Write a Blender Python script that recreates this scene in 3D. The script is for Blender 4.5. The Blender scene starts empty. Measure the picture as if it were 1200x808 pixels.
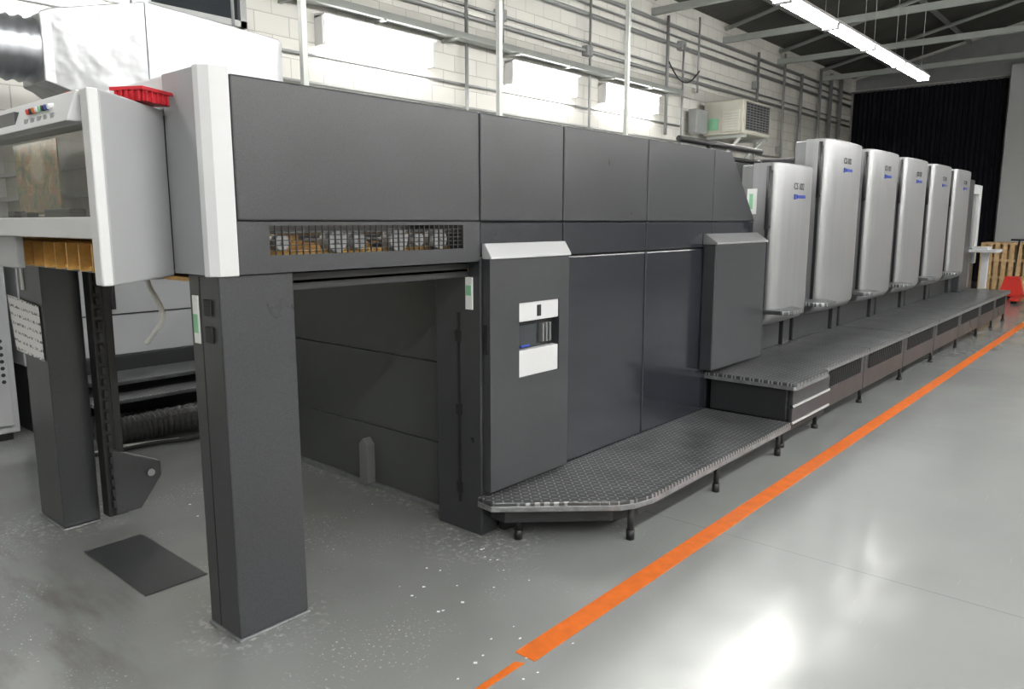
import bpy, bmesh, math, random
from mathutils import Vector, Matrix
random.seed(3)
S = bpy.context.scene
C = S.collection
S.view_settings.view_transform = 'Standard'

# ------------------------------------------------------------------ materials
def new_mat(name):
    m = bpy.data.materials.new(name); m.use_nodes = True
    nt = m.node_tree
    return m, nt, nt.nodes['Principled BSDF']

def mat(name, col, rough=.5, metal=0., var=.0, vscale=3., bump=0., bscale=200., spec=.5, rvar=0., coat=0., speck=0., stretch=None):
    m, nt, b = new_mat(name)
    b.inputs['Base Color'].default_value = (*col, 1)
    b.inputs['Roughness'].default_value = rough
    b.inputs['Metallic'].default_value = metal
    b.inputs['Specular IOR Level'].default_value = spec
    b.inputs['Coat Weight'].default_value = coat
    tc = nt.nodes.new('ShaderNodeTexCoord')
    out = tc.outputs['Object']
    if stretch:
        mp = nt.nodes.new('ShaderNodeMapping'); mp.inputs['Scale'].default_value = stretch
        nt.links.new(out, mp.inputs[0]); out = mp.outputs[0]
    if var > 0 or rvar > 0:
        n = nt.nodes.new('ShaderNodeTexNoise'); n.inputs['Scale'].default_value = vscale
        n.inputs['Detail'].default_value = 5; n.inputs['Roughness'].default_value = .6
        nt.links.new(out, n.inputs['Vector'])
        if var > 0:
            r = nt.nodes.new('ShaderNodeMapRange')
            r.inputs['From Min'].default_value = .3; r.inputs['From Max'].default_value = .7
            r.inputs['To Min'].default_value = 1 - var; r.inputs['To Max'].default_value = 1 + var
            nt.links.new(n.outputs['Fac'], r.inputs['Value'])
            sc = r.outputs[0]
            if speck > 0:
                n3 = nt.nodes.new('ShaderNodeTexNoise'); n3.inputs['Scale'].default_value = 320; n3.inputs['Detail'].default_value = 1
                nt.links.new(tc.outputs['Object'], n3.inputs['Vector'])
                r3 = nt.nodes.new('ShaderNodeMapRange')
                r3.inputs['From Min'].default_value = .35; r3.inputs['From Max'].default_value = .65
                r3.inputs['To Min'].default_value = 1 - speck; r3.inputs['To Max'].default_value = 1 + speck
                nt.links.new(n3.outputs['Fac'], r3.inputs['Value'])
                mm = nt.nodes.new('ShaderNodeMath'); mm.operation = 'MULTIPLY'
                nt.links.new(sc, mm.inputs[0]); nt.links.new(r3.outputs[0], mm.inputs[1]); sc = mm.outputs[0]
            v = nt.nodes.new('ShaderNodeVectorMath'); v.operation = 'SCALE'
            v.inputs[0].default_value = col
            nt.links.new(sc, v.inputs['Scale'])
            nt.links.new(v.outputs[0], b.inputs['Base Color'])
        if rvar > 0:
            r = nt.nodes.new('ShaderNodeMapRange')
            r.inputs['From Min'].default_value = .3; r.inputs['From Max'].default_value = .7
            r.inputs['To Min'].default_value = rough - rvar; r.inputs['To Max'].default_value = rough + rvar
            nt.links.new(n.outputs['Fac'], r.inputs['Value'])
            nt.links.new(r.outputs[0], b.inputs['Roughness'])
    if bump > 0:
        n2 = nt.nodes.new('ShaderNodeTexNoise'); n2.inputs['Scale'].default_value = bscale
        nt.links.new(tc.outputs['Object'], n2.inputs['Vector'])
        bp = nt.nodes.new('ShaderNodeBump'); bp.inputs['Strength'].default_value = bump
        bp.inputs['Distance'].default_value = .002
        nt.links.new(n2.outputs['Fac'], bp.inputs['Height'])
        nt.links.new(bp.outputs[0], b.inputs['Normal'])
    return m

def emis(name, col, strength):
    m, nt, b = new_mat(name)
    b.inputs['Base Color'].default_value = (.8, .8, .8, 1)
    b.inputs['Emission Color'].default_value = (*col, 1)
    b.inputs['Emission Strength'].default_value = strength
    return m

def mth(nt, op, a, b=None, c=None):
    n = nt.nodes.new('ShaderNodeMath'); n.operation = op
    for i, v in enumerate((a, b, c)):
        if v is None: continue
        if isinstance(v, (int, float)): n.inputs[i].default_value = v
        else: nt.links.new(v, n.inputs[i])
    return n.outputs[0]

def checker_plate(name, base, hi):
    m, nt, b = new_mat(name)
    tc = nt.nodes.new('ShaderNodeTexCoord')
    sp = nt.nodes.new('ShaderNodeSeparateXYZ'); nt.links.new(tc.outputs['Object'], sp.inputs[0])
    s = 1 / .034
    u = mth(nt, 'MULTIPLY', sp.outputs[0], s); v = mth(nt, 'MULTIPLY', sp.outputs[1], s)
    fu = mth(nt, 'SUBTRACT', mth(nt, 'FRACT', u), .5); fv = mth(nt, 'SUBTRACT', mth(nt, 'FRACT', v), .5)
    par = mth(nt, 'SUBTRACT', mth(nt, 'MULTIPLY', mth(nt, 'FLOORED_MODULO', mth(nt, 'ADD', mth(nt, 'FLOOR', u), mth(nt, 'FLOOR', v)), 2.), 2.), 1.)
    pf = mth(nt, 'MULTIPLY', par, fv)
    a = mth(nt, 'MULTIPLY', mth(nt, 'ADD', fu, pf), .707 / .46)
    c = mth(nt, 'MULTIPLY', mth(nt, 'SUBTRACT', fu, pf), .707 / .16)
    d = mth(nt, 'ADD', mth(nt, 'POWER', mth(nt, 'ABSOLUTE', a), 2.), mth(nt, 'POWER', mth(nt, 'ABSOLUTE', c), 2.))
    r = nt.nodes.new('ShaderNodeMapRange'); r.interpolation_type = 'SMOOTHSTEP'
    r.inputs['From Min'].default_value = .5; r.inputs['From Max'].default_value = 1.2
    r.inputs['To Min'].default_value = 1; r.inputs['To Max'].default_value = 0
    nt.links.new(d, r.inputs['Value'])
    mx = nt.nodes.new('ShaderNodeMix'); mx.data_type = 'RGBA'
    mx.inputs['A'].default_value = (*base, 1); mx.inputs['B'].default_value = (*hi, 1)
    nt.links.new(r.outputs[0], mx.inputs['Factor'])
    nz = nt.nodes.new('ShaderNodeTexNoise'); nz.inputs['Scale'].default_value = 4; nz.inputs['Detail'].default_value = 6
    nt.links.new(tc.outputs['Object'], nz.inputs['Vector'])
    r2 = nt.nodes.new('ShaderNodeMapRange'); r2.inputs['From Min'].default_value = .3; r2.inputs['From Max'].default_value = .7
    r2.inputs['To Min'].default_value = .7; r2.inputs['To Max'].default_value = 1.3
    nt.links.new(nz.outputs['Fac'], r2.inputs['Value'])
    vs = nt.nodes.new('ShaderNodeVectorMath'); vs.operation = 'SCALE'
    nt.links.new(mx.outputs['Result'], vs.inputs[0]); nt.links.new(r2.outputs[0], vs.inputs['Scale'])
    nt.links.new(vs.outputs[0], b.inputs['Base Color'])
    b.inputs['Metallic'].default_value = .6; b.inputs['Roughness'].default_value = .30
    bp = nt.nodes.new('ShaderNodeBump'); bp.inputs['Strength'].default_value = .9; bp.inputs['Distance'].default_value = .003
    nt.links.new(r.outputs[0], bp.inputs['Height']); nt.links.new(bp.outputs[0], b.inputs['Normal'])
    return m

M = {}
M['dark'] = mat('dark_grey_paint', (.032, .034, .038), .31, var=.08, vscale=2, bump=.18, bscale=260, rvar=.04, speck=.30)
M['dark2'] = mat('dark_grey_paint_smooth', (.018, .020, .026), .15, var=.10, vscale=2, speck=.08, spec=.55)
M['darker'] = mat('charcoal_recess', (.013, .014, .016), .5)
M['wallin'] = mat('inner_grey_sheet', (.058, .063, .061), .34, var=.15, vscale=1.5)
M['black'] = mat('black_rubber', (.009, .009, .010), .5)
M['white'] = mat('light_grey_paint', (.54, .55, .56), .38, var=.03, vscale=2, bump=.15, bscale=300)
M['white2'] = mat('grey_cover_paint', (.31, .32, .33), .40, var=.04, vscale=2, bump=.15, bscale=300)
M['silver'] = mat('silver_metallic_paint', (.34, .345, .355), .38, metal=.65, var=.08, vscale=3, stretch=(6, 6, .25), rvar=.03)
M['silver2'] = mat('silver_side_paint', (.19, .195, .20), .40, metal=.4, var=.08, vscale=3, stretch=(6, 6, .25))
M['brushed'] = mat('bright_aluminium', (.60, .61, .63), .30, metal=.35)
M['steel'] = mat('galvanised_conduit', (.34, .35, .35), .45, metal=.4, var=.1)
M['brass'] = mat('brass', (.70, .42, .13), .35, metal=.5, var=.25, vscale=15)
M['checker'] = checker_plate('checker_plate_steel', (.095, .10, .105), (.36, .37, .38))
M['edge'] = mat('worn_steel_edge', (.22, .23, .24), .4, metal=.5, var=.25, vscale=20)
M['red'] = mat('red_plastic', (.42, .015, .025), .35)
M['redp'] = mat('red_enamel', (.55, .03, .02), .4)
M['orange'] = mat('orange_floor_paint', (.66, .145, .016), .42, var=.14, vscale=14)
M['wood'] = mat('pallet_wood', (.50, .34, .17), .7, var=.25, vscale=8)
M['curtain'] = mat('black_curtain_cloth', (.004, .005, .010), .9)
M['roof'] = mat('roof_sheet', (.07, .07, .063), .7, var=.2, vscale=1)
M['beam'] = mat('beam_grey_paint', (.36, .38, .36), .5, var=.1)
M['foil'] = mat('foil_insulation', (.34, .35, .36), .34, metal=.7, var=.10, vscale=2, bump=.7, bscale=5)
M['galv'] = mat('galvanised_duct', (.36, .38, .40), .32, metal=.85, var=.12, vscale=6)
M['beige'] = mat('aged_beige_casing', (.50, .49, .42), .5, var=.1)
M['lamp'] = emis('fluorescent_tube', (1, .985, .95), 86)
M['walllamp'] = emis('fluorescent_tube_wall', (1, .99, .96), 30)
M['boxlamp'] = emis('added_interior_lamp', (1, .96, .88), 4)
M['housing'] = mat('lamp_housing_white', (.7, .7, .7), .4)
M['blue'] = mat('blue_plastic', (.02, .05, .30), .4)
M['green'] = mat('green_label', (.22, .50, .30), .5)
M['label'] = mat('white_label', (.75, .77, .76), .5)
M['hose'] = mat('black_flex_hose', (.05, .05, .052), .45)
M['cable'] = mat('white_cable', (.75, .75, .73), .4)
M['darkglass'] = mat('dark_glass', (.03, .035, .04), .12)
M['beigein'] = mat('beige_inner_panel', (.34, .33, .28), .4, var=.3, vscale=4)
M['paper'] = mat('scrap_paper', (.8, .8, .8), .6)

for n in M['foil'].node_tree.nodes:
    if n.type == 'BUMP': n.inputs['Distance'].default_value = .03

# floor
def floor_mat():
    m, nt, b = new_mat('grey_epoxy_floor')
    tc = nt.nodes.new('ShaderNodeTexCoord')
    L = nt.links
    def noise(sc, det=5, rough=.6, vec=None):
        n = nt.nodes.new('ShaderNodeTexNoise'); n.inputs['Scale'].default_value = sc
        n.inputs['Detail'].default_value = det; n.inputs['Roughness'].default_value = rough
        L.new(vec or tc.outputs['Object'], n.inputs['Vector']); return n.outputs['Fac']
    def mr(v, a, bb, c, d):
        r = nt.nodes.new('ShaderNodeMapRange'); L.new(v, r.inputs['Value'])
        for k, x in zip(('From Min', 'From Max', 'To Min', 'To Max'), (a, bb, c, d)): r.inputs[k].default_value = x
        return r.outputs[0]
    def mix(f, A, B):
        x = nt.nodes.new('ShaderNodeMix'); x.data_type = 'RGBA'
        if isinstance(f, float): x.inputs['Factor'].default_value = f
        else: L.new(f, x.inputs['Factor'])
        for s, v in (('A', A), ('B', B)):
            if isinstance(v, tuple): x.inputs[s].default_value = (*v, 1)
            else: L.new(v, x.inputs[s])
        return x.outputs['Result']
    c = mix(mr(noise(.5, 3), .3, .7, 0, 1), (.215, .226, .222), (.25, .26, .255))
    c = mix(mr(noise(2.2, 4, .5), .4, .8, 0, .2), c, (.19, .20, .195))
    sp = nt.nodes.new('ShaderNodeSeparateXYZ'); L.new(tc.outputs['Object'], sp.inputs[0])
    X, Y = sp.outputs[0], sp.outputs[1]
    # thin scratches
    mp2 = nt.nodes.new('ShaderNodeMapping'); mp2.inputs['Scale'].default_value = (9, .6, 1); mp2.inputs['Rotation'].default_value = (0, 0, .7)
    L.new(tc.outputs['Object'], mp2.inputs[0])
    c = mix(mr(noise(6, 3, .5, mp2.outputs[0]), .70, .74, 0, .22), c, (.34, .35, .34))
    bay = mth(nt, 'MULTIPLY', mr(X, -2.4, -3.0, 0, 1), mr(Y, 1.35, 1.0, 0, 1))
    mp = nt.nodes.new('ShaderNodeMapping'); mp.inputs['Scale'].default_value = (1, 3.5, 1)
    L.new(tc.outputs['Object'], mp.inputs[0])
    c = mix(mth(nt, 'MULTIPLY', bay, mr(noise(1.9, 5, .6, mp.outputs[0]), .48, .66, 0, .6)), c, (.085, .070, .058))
    grime_shade = mth(nt, 'MULTIPLY', mr(X, -2.0, -2.6, 0, 1), mr(noise(1.3, 4), .3, .7, .15, .5))  # dirt plus painted-in shade, darkening the floor on the press side
    c = mix(grime_shade, c, (.10, .105, .10))
    pw = mth(nt, 'MULTIPLY', mr(X, -1.45, -2.1, 0, 1), mr(Y, 4.4, 3.2, 0, 1))
    sk = mth(nt, 'MULTIPLY', mr(noise(70, 3), .62, .68, 0, 1), mr(noise(2.0, 4), .50, .62, 0, 1))
    c = mix(mth(nt, 'MULTIPLY', pw, sk), c, (.60, .61, .60))
    def near(x0, y0, r0):
        dx = mth(nt, 'SUBTRACT', X, x0); dy = mth(nt, 'SUBTRACT', Y, y0)
        d = mth(nt, 'SQRT', mth(nt, 'ADD', mth(nt, 'MULTIPLY', dx, dx), mth(nt, 'MULTIPLY', dy, dy)))
        return mr(d, r0, r0 * .45, 0, 1)
    m1 = mth(nt, 'MAXIMUM', near(-2.67, 1.5, .34), near(-4.4, 1.4, .36))
    m1 = mth(nt, 'MAXIMUM', m1, near(-2.55, 2.72, .42))
    inner = mth(nt, 'MULTIPLY', mr(mth(nt, 'ABSOLUTE', mth(nt, 'SUBTRACT', Y, 2.78)), .12, .02, 0, 1), mr(X, -2.5, -2.8, 0, 1))
    m1 = mth(nt, 'MAXIMUM', m1, inner)
    c = mix(mth(nt, 'MULTIPLY', m1, mr(noise(28, 5, .7), .52, .64, 0, .6)), c, (.50, .51, .50))
    def joint(v, pos):
        d = mth(nt, 'ABSOLUTE', mth(nt, 'SUBTRACT', v, pos))
        return mr(d, .002, .005, .45, 0)
    for p in (3.55, 9.5):
        c = mix(joint(Y, p), c, (.10, .10, .10))
    L.new(c, b.inputs['Base Color'])
    L.new(mr(noise(1.2, 4, .5), .3, .7, .15, .27), b.inputs['Roughness'])
    b.inputs['Specular IOR Level'].default_value = .8
    bp = nt.nodes.new('ShaderNodeBump'); bp.inputs['Strength'].default_value = .3; bp.inputs['Distance'].default_value = .014
    L.new(noise(2.4, 2), bp.inputs['Height']); L.new(bp.outputs[0], b.inputs['Normal'])
    return m
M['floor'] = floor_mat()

def block_mat():
    m, nt, b = new_mat('white_painted_blockwork')
    L = nt.links
    tc = nt.nodes.new('ShaderNodeTexCoord')
    sp = nt.nodes.new('ShaderNodeSeparateXYZ'); L.new(tc.outputs['Object'], sp.inputs[0])
    cb = nt.nodes.new('ShaderNodeCombineXYZ')
    L.new(mth(nt, 'ADD', sp.outputs[0], sp.outputs[1]), cb.inputs[0]); L.new(sp.outputs[2], cb.inputs[1])
    br = nt.nodes.new('ShaderNodeTexBrick'); L.new(cb.outputs[0], br.inputs['Vector'])
    br.inputs['Scale'].default_value = 1
    br.inputs['Brick Width'].default_value = .42; br.inputs['Row Height'].default_value = .21
    br.inputs['Mortar Size'].default_value = .006; br.inputs['Mortar Smooth'].default_value = .3
    br.inputs['Color1'].default_value = (.76, .75, .70, 1); br.inputs['Color2'].default_value = (.70, .69, .645, 1)
    br.inputs['Mortar'].default_value = (.50, .49, .46, 1)
    L.new(br.outputs['Color'], b.inputs['Base Color'])
    bp = nt.nodes.new('ShaderNodeBump'); bp.inputs['Strength'].default_value = .5; bp.inputs['Distance'].default_value = .01
    bp.invert = True
    L.new(br.outputs['Fac'], bp.inputs['Height']); L.new(bp.outputs[0], b.inputs['Normal'])
    b.inputs['Roughness'].default_value = .6
    return m
M['block'] = block_mat()

def print_mat():
    m, nt, b = new_mat('printed_sheet_artwork')
    L = nt.links
    tc = nt.nodes.new('ShaderNodeTexCoord')
    n = nt.nodes.new('ShaderNodeTexNoise'); n.inputs['Scale'].default_value = 16; n.inputs['Detail'].default_value = 8
    n.inputs['Roughness'].default_value = .7; n.inputs['Distortion'].default_value = .8
    L.new(tc.outputs['Object'], n.inputs['Vector'])
    r = nt.nodes.new('ShaderNodeValToRGB'); L.new(n.outputs['Fac'], r.inputs[0])
    e = r.color_ramp.elements
    e[0].position = .35; e[0].color = (.008, .012, .008, 1); e[1].position = .75; e[1].color = (.35, .32, .22, 1)
    for p, c in ((.44, (.02, .06, .015, 1)), (.50, (.16, .14, .02, 1)), (.55, (.18, .02, .01, 1)), (.62, (.30, .22, .04, 1))):
        x = e.new(p); x.color = c
    # pale oval face in the middle of the artwork
    sp = nt.nodes.new('ShaderNodeSeparateXYZ'); L.new(tc.outputs['Object'], sp.inputs[0])
    dx = mth(nt, 'MULTIPLY', mth(nt, 'ADD', sp.outputs[0], 3.66), 1 / .085)
    dz = mth(nt, 'MULTIPLY', mth(nt, 'SUBTRACT', sp.outputs[2], 1.83), 1 / .065)
    d = mth(nt, 'ADD', mth(nt, 'MULTIPLY', dx, dx), mth(nt, 'MULTIPLY', dz, dz))
    f = nt.nodes.new('ShaderNodeMapRange'); L.new(d, f.inputs['Value'])
    f.inputs['From Min'].default_value = .5; f.inputs['From Max'].default_value = 1.3; f.inputs['To Min'].default_value = .65; f.inputs['To Max'].default_value = 0
    mx = nt.nodes.new('ShaderNodeMix'); mx.data_type = 'RGBA'
    L.new(f.outputs[0], mx.inputs['Factor']); L.new(r.outputs[0], mx.inputs['A']); mx.inputs['B'].default_value = (.38, .34, .26, 1)
    L.new(mx.outputs['Result'], b.inputs['Base Color']); b.inputs['Roughness'].default_value = .3
    return m
M['print'] = print_mat()

def notice_mat():
    m, nt, b = new_mat('paper_notice_print')
    L = nt.links
    tc = nt.nodes.new('ShaderNodeTexCoord')
    sp = nt.nodes.new('ShaderNodeSeparateXYZ'); L.new(tc.outputs['Object'], sp.inputs[0])
    z = mth(nt, 'FRACT', mth(nt, 'MULTIPLY', mth(nt, 'ADD', sp.outputs[2], mth(nt, 'MULTIPLY', sp.outputs[0], .07)), 1 / .046))
    line = mth(nt, 'LESS_THAN', z, .3)
    n = nt.nodes.new('ShaderNodeTexNoise'); n.inputs['Scale'].default_value = 70
    L.new(tc.outputs['Object'], n.inputs['Vector'])
    f = mth(nt, 'MULTIPLY', line, mth(nt, 'GREATER_THAN', n.outputs['Fac'], .50))
    mx = nt.nodes.new('ShaderNodeMix'); mx.data_type = 'RGBA'
    mx.inputs['A'].default_value = (.85, .85, .86, 1); mx.inputs['B'].default_value = (.15, .15, .17, 1)
    L.new(f, mx.inputs['Factor']); L.new(mx.outputs['Result'], b.inputs['Base Color'])
    return m
M['notice'] = notice_mat()

def glass_mat():
    m, nt, b = new_mat('window_glass')
    nt.nodes.remove(b)
    o = nt.nodes['Material Output']
    t = nt.nodes.new('ShaderNodeBsdfTransparent'); t.inputs[0].default_value = (.92, .94, .93, 1)
    g = nt.nodes.new('ShaderNodeBsdfGlossy'); g.inputs['Roughness'].default_value = .03
    lw = nt.nodes.new('ShaderNodeLayerWeight'); lw.inputs[0].default_value = .25
    mx = nt.nodes.new('ShaderNodeMixShader')
    nt.links.new(mth(nt, 'MULTIPLY', lw.outputs['Facing'], .35), mx.inputs[0]); nt.links.new(t.outputs[0], mx.inputs[1]); nt.links.new(g.outputs[0], mx.inputs[2])
    nt.links.new(mx.outputs[0], o.inputs[0])
    return m
M['glass'] = glass_mat()

# ------------------------------------------------------------------ geometry helpers
def empty(name, loc=(0, 0, 0)):
    e = bpy.data.objects.new(name, None); e.location = loc; e.empty_display_size = .2
    C.objects.link(e); return e

def finish(name, bm, m, parent=None, bevel=0., smooth=False, seg=2):
    bmesh.ops.recalc_face_normals(bm, faces=bm.faces)
    me = bpy.data.meshes.new(name); bm.to_mesh(me); bm.free()
    ob = bpy.data.objects.new(name, me); C.objects.link(ob)
    me.materials.append(M[m] if isinstance(m, str) else m)
    if smooth:
        for p in me.polygons: p.use_smooth = True
    if bevel > 0:
        md = ob.modifiers.new('bevel', 'BEVEL'); md.width = bevel; md.segments = seg; md.limit_method = 'ANGLE'
        md.angle_limit = math.radians(35)
    if parent is not None:
        ob.parent = parent
        ob.matrix_parent_inverse = Matrix.Translation(parent.location).inverted()
    return ob

def add_box(bm, x0, x1, y0, y1, z0, z1):
    v = [bm.verts.new(p) for p in ((x0, y0, z0), (x1, y0, z0), (x1, y1, z0), (x0, y1, z0), (x0, y0, z1), (x1, y0, z1), (x1, y1, z1), (x0, y1, z1))]
    for f in ((0, 1, 2, 3), (4, 5, 6, 7), (0, 1, 5, 4), (1, 2, 6, 5), (2, 3, 7, 6), (3, 0, 4, 7)):
        bm.faces.new([v[i] for i in f])

def box(name, x0, x1, y0, y1, z0, z1, m, parent=None, bevel=.004):
    bm = bmesh.new(); add_box(bm, x0, x1, y0, y1, z0, z1)
    return finish(name, bm, m, parent, bevel)

def boxes(name, lst, m, parent=None, bevel=0.):
    bm = bmesh.new()
    for b in lst: add_box(bm, *b)
    return finish(name, bm, m, parent, bevel)

def extr(name, pts, vec, m, parent=None, bevel=.004, smooth=False, seg=2):
    bm = bmesh.new()
    a = [bm.verts.new(p) for p in pts]
    b = [bm.verts.new(Vector(p) + Vector(vec)) for p in pts]
    bm.faces.new(a); bm.faces.new(b)
    n = len(pts)
    for i in range(n):
        f = bm.faces.new((a[i], a[(i + 1) % n], b[(i + 1) % n], b[i])); f.smooth = smooth
    ob = finish(name, bm, m, parent, bevel, seg=seg)
    return ob

def add_cyl(bm, p0, p1, r, n=16, r2=None):
    p0, p1 = Vector(p0), Vector(p1); d = (p1 - p0)
    q = d.to_track_quat('Z', 'Y').to_matrix()
    r2 = r if r2 is None else r2
    A, B = [], []
    for i in range(n):
        a = 2 * math.pi * i / n
        o = q @ Vector((math.cos(a), math.sin(a), 0))
        A.append(bm.verts.new(p0 + o * r)); B.append(bm.verts.new(p1 + o * r2))
    bm.faces.new(A[::-1]); bm.faces.new(B)
    for i in range(n):
        f = bm.faces.new((A[i], A[(i + 1) % n], B[(i + 1) % n], B[i])); f.smooth = True

def cyls(name, lst, m, parent=None, n=12):
    bm = bmesh.new()
    for p0, p1, r in lst: add_cyl(bm, p0, p1, r, n)
    return finish(name, bm, m, parent)

def tube(name, pts, r, m, parent=None):
    cu = bpy.data.curves.new(name, 'CURVE'); cu.dimensions = '3D'; cu.bevel_depth = r; cu.bevel_resolution = 3
    s = cu.splines.new('NURBS'); s.points.add(len(pts) - 1)
    for i, p in enumerate(pts): s.points[i].co = (*p, 1)
    s.use_endpoint_u = True; s.order_u = 3; s.resolution_u = 8
    cu.use_fill_caps = True
    cu.materials.append(M[m])
    ob = bpy.data.objects.new(name, cu); C.objects.link(ob)
    if parent is not None:
        ob.parent = parent; ob.matrix_parent_inverse = Matrix.Translation(parent.location).inverted()
    return ob

# ------------------------------------------------------------------ room
WX = -7.5; FY = 23.7; RX = 7.5; BY = -6.; EZ = 5.66; RZ = 7.4
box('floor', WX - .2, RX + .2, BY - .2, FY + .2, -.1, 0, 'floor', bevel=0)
box('wall_left', WX - .2, WX, BY, FY, 0, EZ, 'block', bevel=0)
box('wall_right', RX, RX + .2, BY, FY, 0, EZ, 'block', bevel=0)
for nm, y0, y1 in (('wall_far', FY, FY + .2), ('wall_back', BY - .2, BY)):
    extr(nm, [(WX, y0, 0), (RX, y0, 0), (RX, y0, EZ), (0, y0, RZ), (WX, y0, EZ)], (0, y1 - y0, 0), 'block', bevel=0)
def roof():
    bm = bmesh.new()
    for sgn in (-1, 1):
        n = 300; prev = None
        for i in range(n + 1):
            y = BY + (FY - BY) * i / n
            dz = .03 if i % 2 else 0
            a = bm.verts.new((sgn * 7.7, y, EZ - .05 + dz)); b = bm.verts.new((0, y, RZ + dz))
            if prev: bm.faces.new((prev[0], prev[1], b, a))
            prev = (a, b)
    return finish('ceiling', bm, 'roof')
roof()
pl = empty('roof_purlins', (0, 8, 6))
lst = []
for x in (-6.4, -4.6, -2.8, -1.0, 1.7, 3.4, 5.2):
    z = RZ - abs(x) / 7.5 * (RZ - EZ) - .1
    lst.append((x - .03, x + .03, BY + .01, FY - .01, z - .04, z + .05))
boxes('purlin_bars', lst, 'steel', pl)
y = -1.75
while y < 23:
    t = empty('roof_truss', (0, y, 5.3))
    boxes('bottom_chord', [(WX + .01, RX - .01, y - .04, y + .04, 5.24, 5.36)], 'beam', t, .004)
    L = [((WX + .05, y, EZ - .14), (0, y, RZ - .2), .045), ((RX - .05, y, EZ - .14), (0, y, RZ - .2), .045), ((0, y, 5.3), (0, y, RZ - .2), .03),
         ((-2.2, y, 5.3), (0, y, RZ - .25), .02), ((2.2, y, 5.3), (0, y, RZ - .25), .02)]
    cyls('rafters', L, 'beam', t, 8)
    y += 2.85
def curtain():
    bm = bmesh.new(); n = 360; x0, x1 = WX + .1, -3.62; prev = None
    for i in range(n + 1):
        x = x0 + (x1 - x0) * i / n
        y = FY - .16 + .05 * math.sin(i * .55) + .02 * math.sin(i * .21)
        a = bm.verts.new((x, y, .03)); b = bm.verts.new((x, y, 5.22))
        if prev: f = bm.faces.new((prev[0], a, b, prev[1])); f.smooth = True
        prev = (a, b)
    return bm
cu = empty('black_curtain', (-5.4, FY - .1, 2.7))
finish('curtain_cloth', curtain(), 'curtain', cu, smooth=True)
cyls('curtain_rail', [((WX + .02, FY - .12, 5.25), (-3.5, FY - .12, 5.25), .03)], 'steel', cu)
box('support_column', -3.55, -2.9, FY - .45, FY - .005, 0, 5.5, 'white', bevel=.02)
e = empty('gable_boarding', (-3, FY - .03, 6))
extr('boarding', [(WX + .1, FY - .03, 5.32), (RX - .1, FY - .03, 5.32), (RX - .1, FY - .03, 5.6), (0, FY - .03, RZ - .1), (WX + .1, FY - .03, 5.6)], (0, .02, 0), 'steel', e, 0)

cp = empty('conduit_pipes', (WX, 8, 4.4))
L = []
for z, r, ys, ye in ((3.42, .016, -2, 13.6), (4.30, .03, 4.6, FY - .3), (4.44, .018, 4.6, FY - .3), (4.86, .035, -2, FY - .3), (5.02, .018, -2, FY - .3), (5.18, .03, -2, FY - .3), (3.12, .014, -2, FY - .3)):
    L.append(((WX + .06, ys, z), (WX + .06, ye, z), r))
for yv, z0, z1, r in ((4.75, 4.0, 5.6, .02), (7.62, 0, 5.6, .025), (8.35, 4.0, 4.9, .015), (10.45, 2.2, 5.6, .02), (12.9, 3.2, 5.3, .03), (13.5, 2.4, 4.9, .02), (14.1, 4.1, 5.5, .02), (16.9, 0, 5.3, .03), (18.4, 2.5, 5.5, .03), (19.5, 2.2, 5.2, .04), (20.8, 2.5, 5.5, .04), (6.3, 4.3, 5.3, .015), (11.6, 4.0, 5.3, .02), (21.6, 0, 5.5, .05), (22.4, 0, 5.5, .05)):
    L.append(((WX + .11, yv, z0), (WX + .11, yv, z1), r))
cyls('conduit_runs', L, 'steel', cp, 10)
boxes('junction_boxes', [(WX + .002, WX + .12, a - .08, a + .08, z - .08, z + .08) for a, z in ((8.35, 4.44), (10.45, 4.3), (13.5, 4.88), (16.9, 4.6), (18.4, 3.3))], 'steel', cp, .01)
def swag(y0, y1, z, d):
    tube('hanging_cable', [(WX + .14, y0, z), (WX + .14, (y0 * 3 + y1) / 4, z - d * .8), (WX + .14, (y0 + y1) / 2, z - d), (WX + .14, (y0 + 3 * y1) / 4, z - d * .8), (WX + .14, y1, z)], .012, 'black', cp)
swag(6.3, 7.6, 4.86, .3); swag(12.9, 14.1, 4.5, .3)
# the tray belongs to the same wall-mounted service run
bm = bmesh.new()
TZ = 3.93
add_box(bm, WX + .14, WX + .30, 4.6, 13.2, TZ, TZ + .015)
add_box(bm, WX + .29, WX + .302, 4.6, 13.2, TZ, TZ + .08)
add_box(bm, WX + .14, WX + .15, 4.6, 13.2, TZ, TZ + .08)
yy = 4.85
while yy < 13.2:
    add_box(bm, WX + .001, WX + .31, yy, yy + .04, TZ - .03, TZ); yy += 1.2
finish('cable_tray_channel', bm, 'beam', cp)
for y0, y1 in ((5.3, 7.0), (8.5, 10.1), (10.85, 12.6), (1.6, 3.3)):
    e = empty('wall_lamp', (WX + .1, (y0 + y1) / 2, 3.67))
    extr('reflector', [(WX + .001, y0, 3.89), (WX + .20, y0, 3.87), (WX + .20, y0, 3.85), (WX + .02, y0, 3.83), (WX + .001, y0, 3.80)], (0, y1 - y0, 0), 'housing', e, .003)
    box('tube_diffuser', WX + .03, WX + .14, y0 + .04, y1 - .04, 3.56, 3.80, 'walllamp', e, .03)
    boxes('end_caps', [(WX + .001, WX + .15, y0, y0 + .04, 3.54, 3.86), (WX + .001, WX + .15, y1 - .04, y1, 3.54, 3.86)], 'housing', e, .004)
for yv in (3.57, 5.82, 8.13):
    e = empty('steel_pole', (-5.2, yv, 0))
    z = RZ - 5.2 / 7.5 * 1.74 - .02
    box('pole_shaft', -5.225, -5.175, yv - .025, yv + .025, .01, z, 'beam', e, .006)
    box('pole_foot', -5.3, -5.1, yv - .1, yv + .1, 0, .012, 'beam', e)
w = empty('window_1', (WX, 3.5, 4.1))
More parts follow.
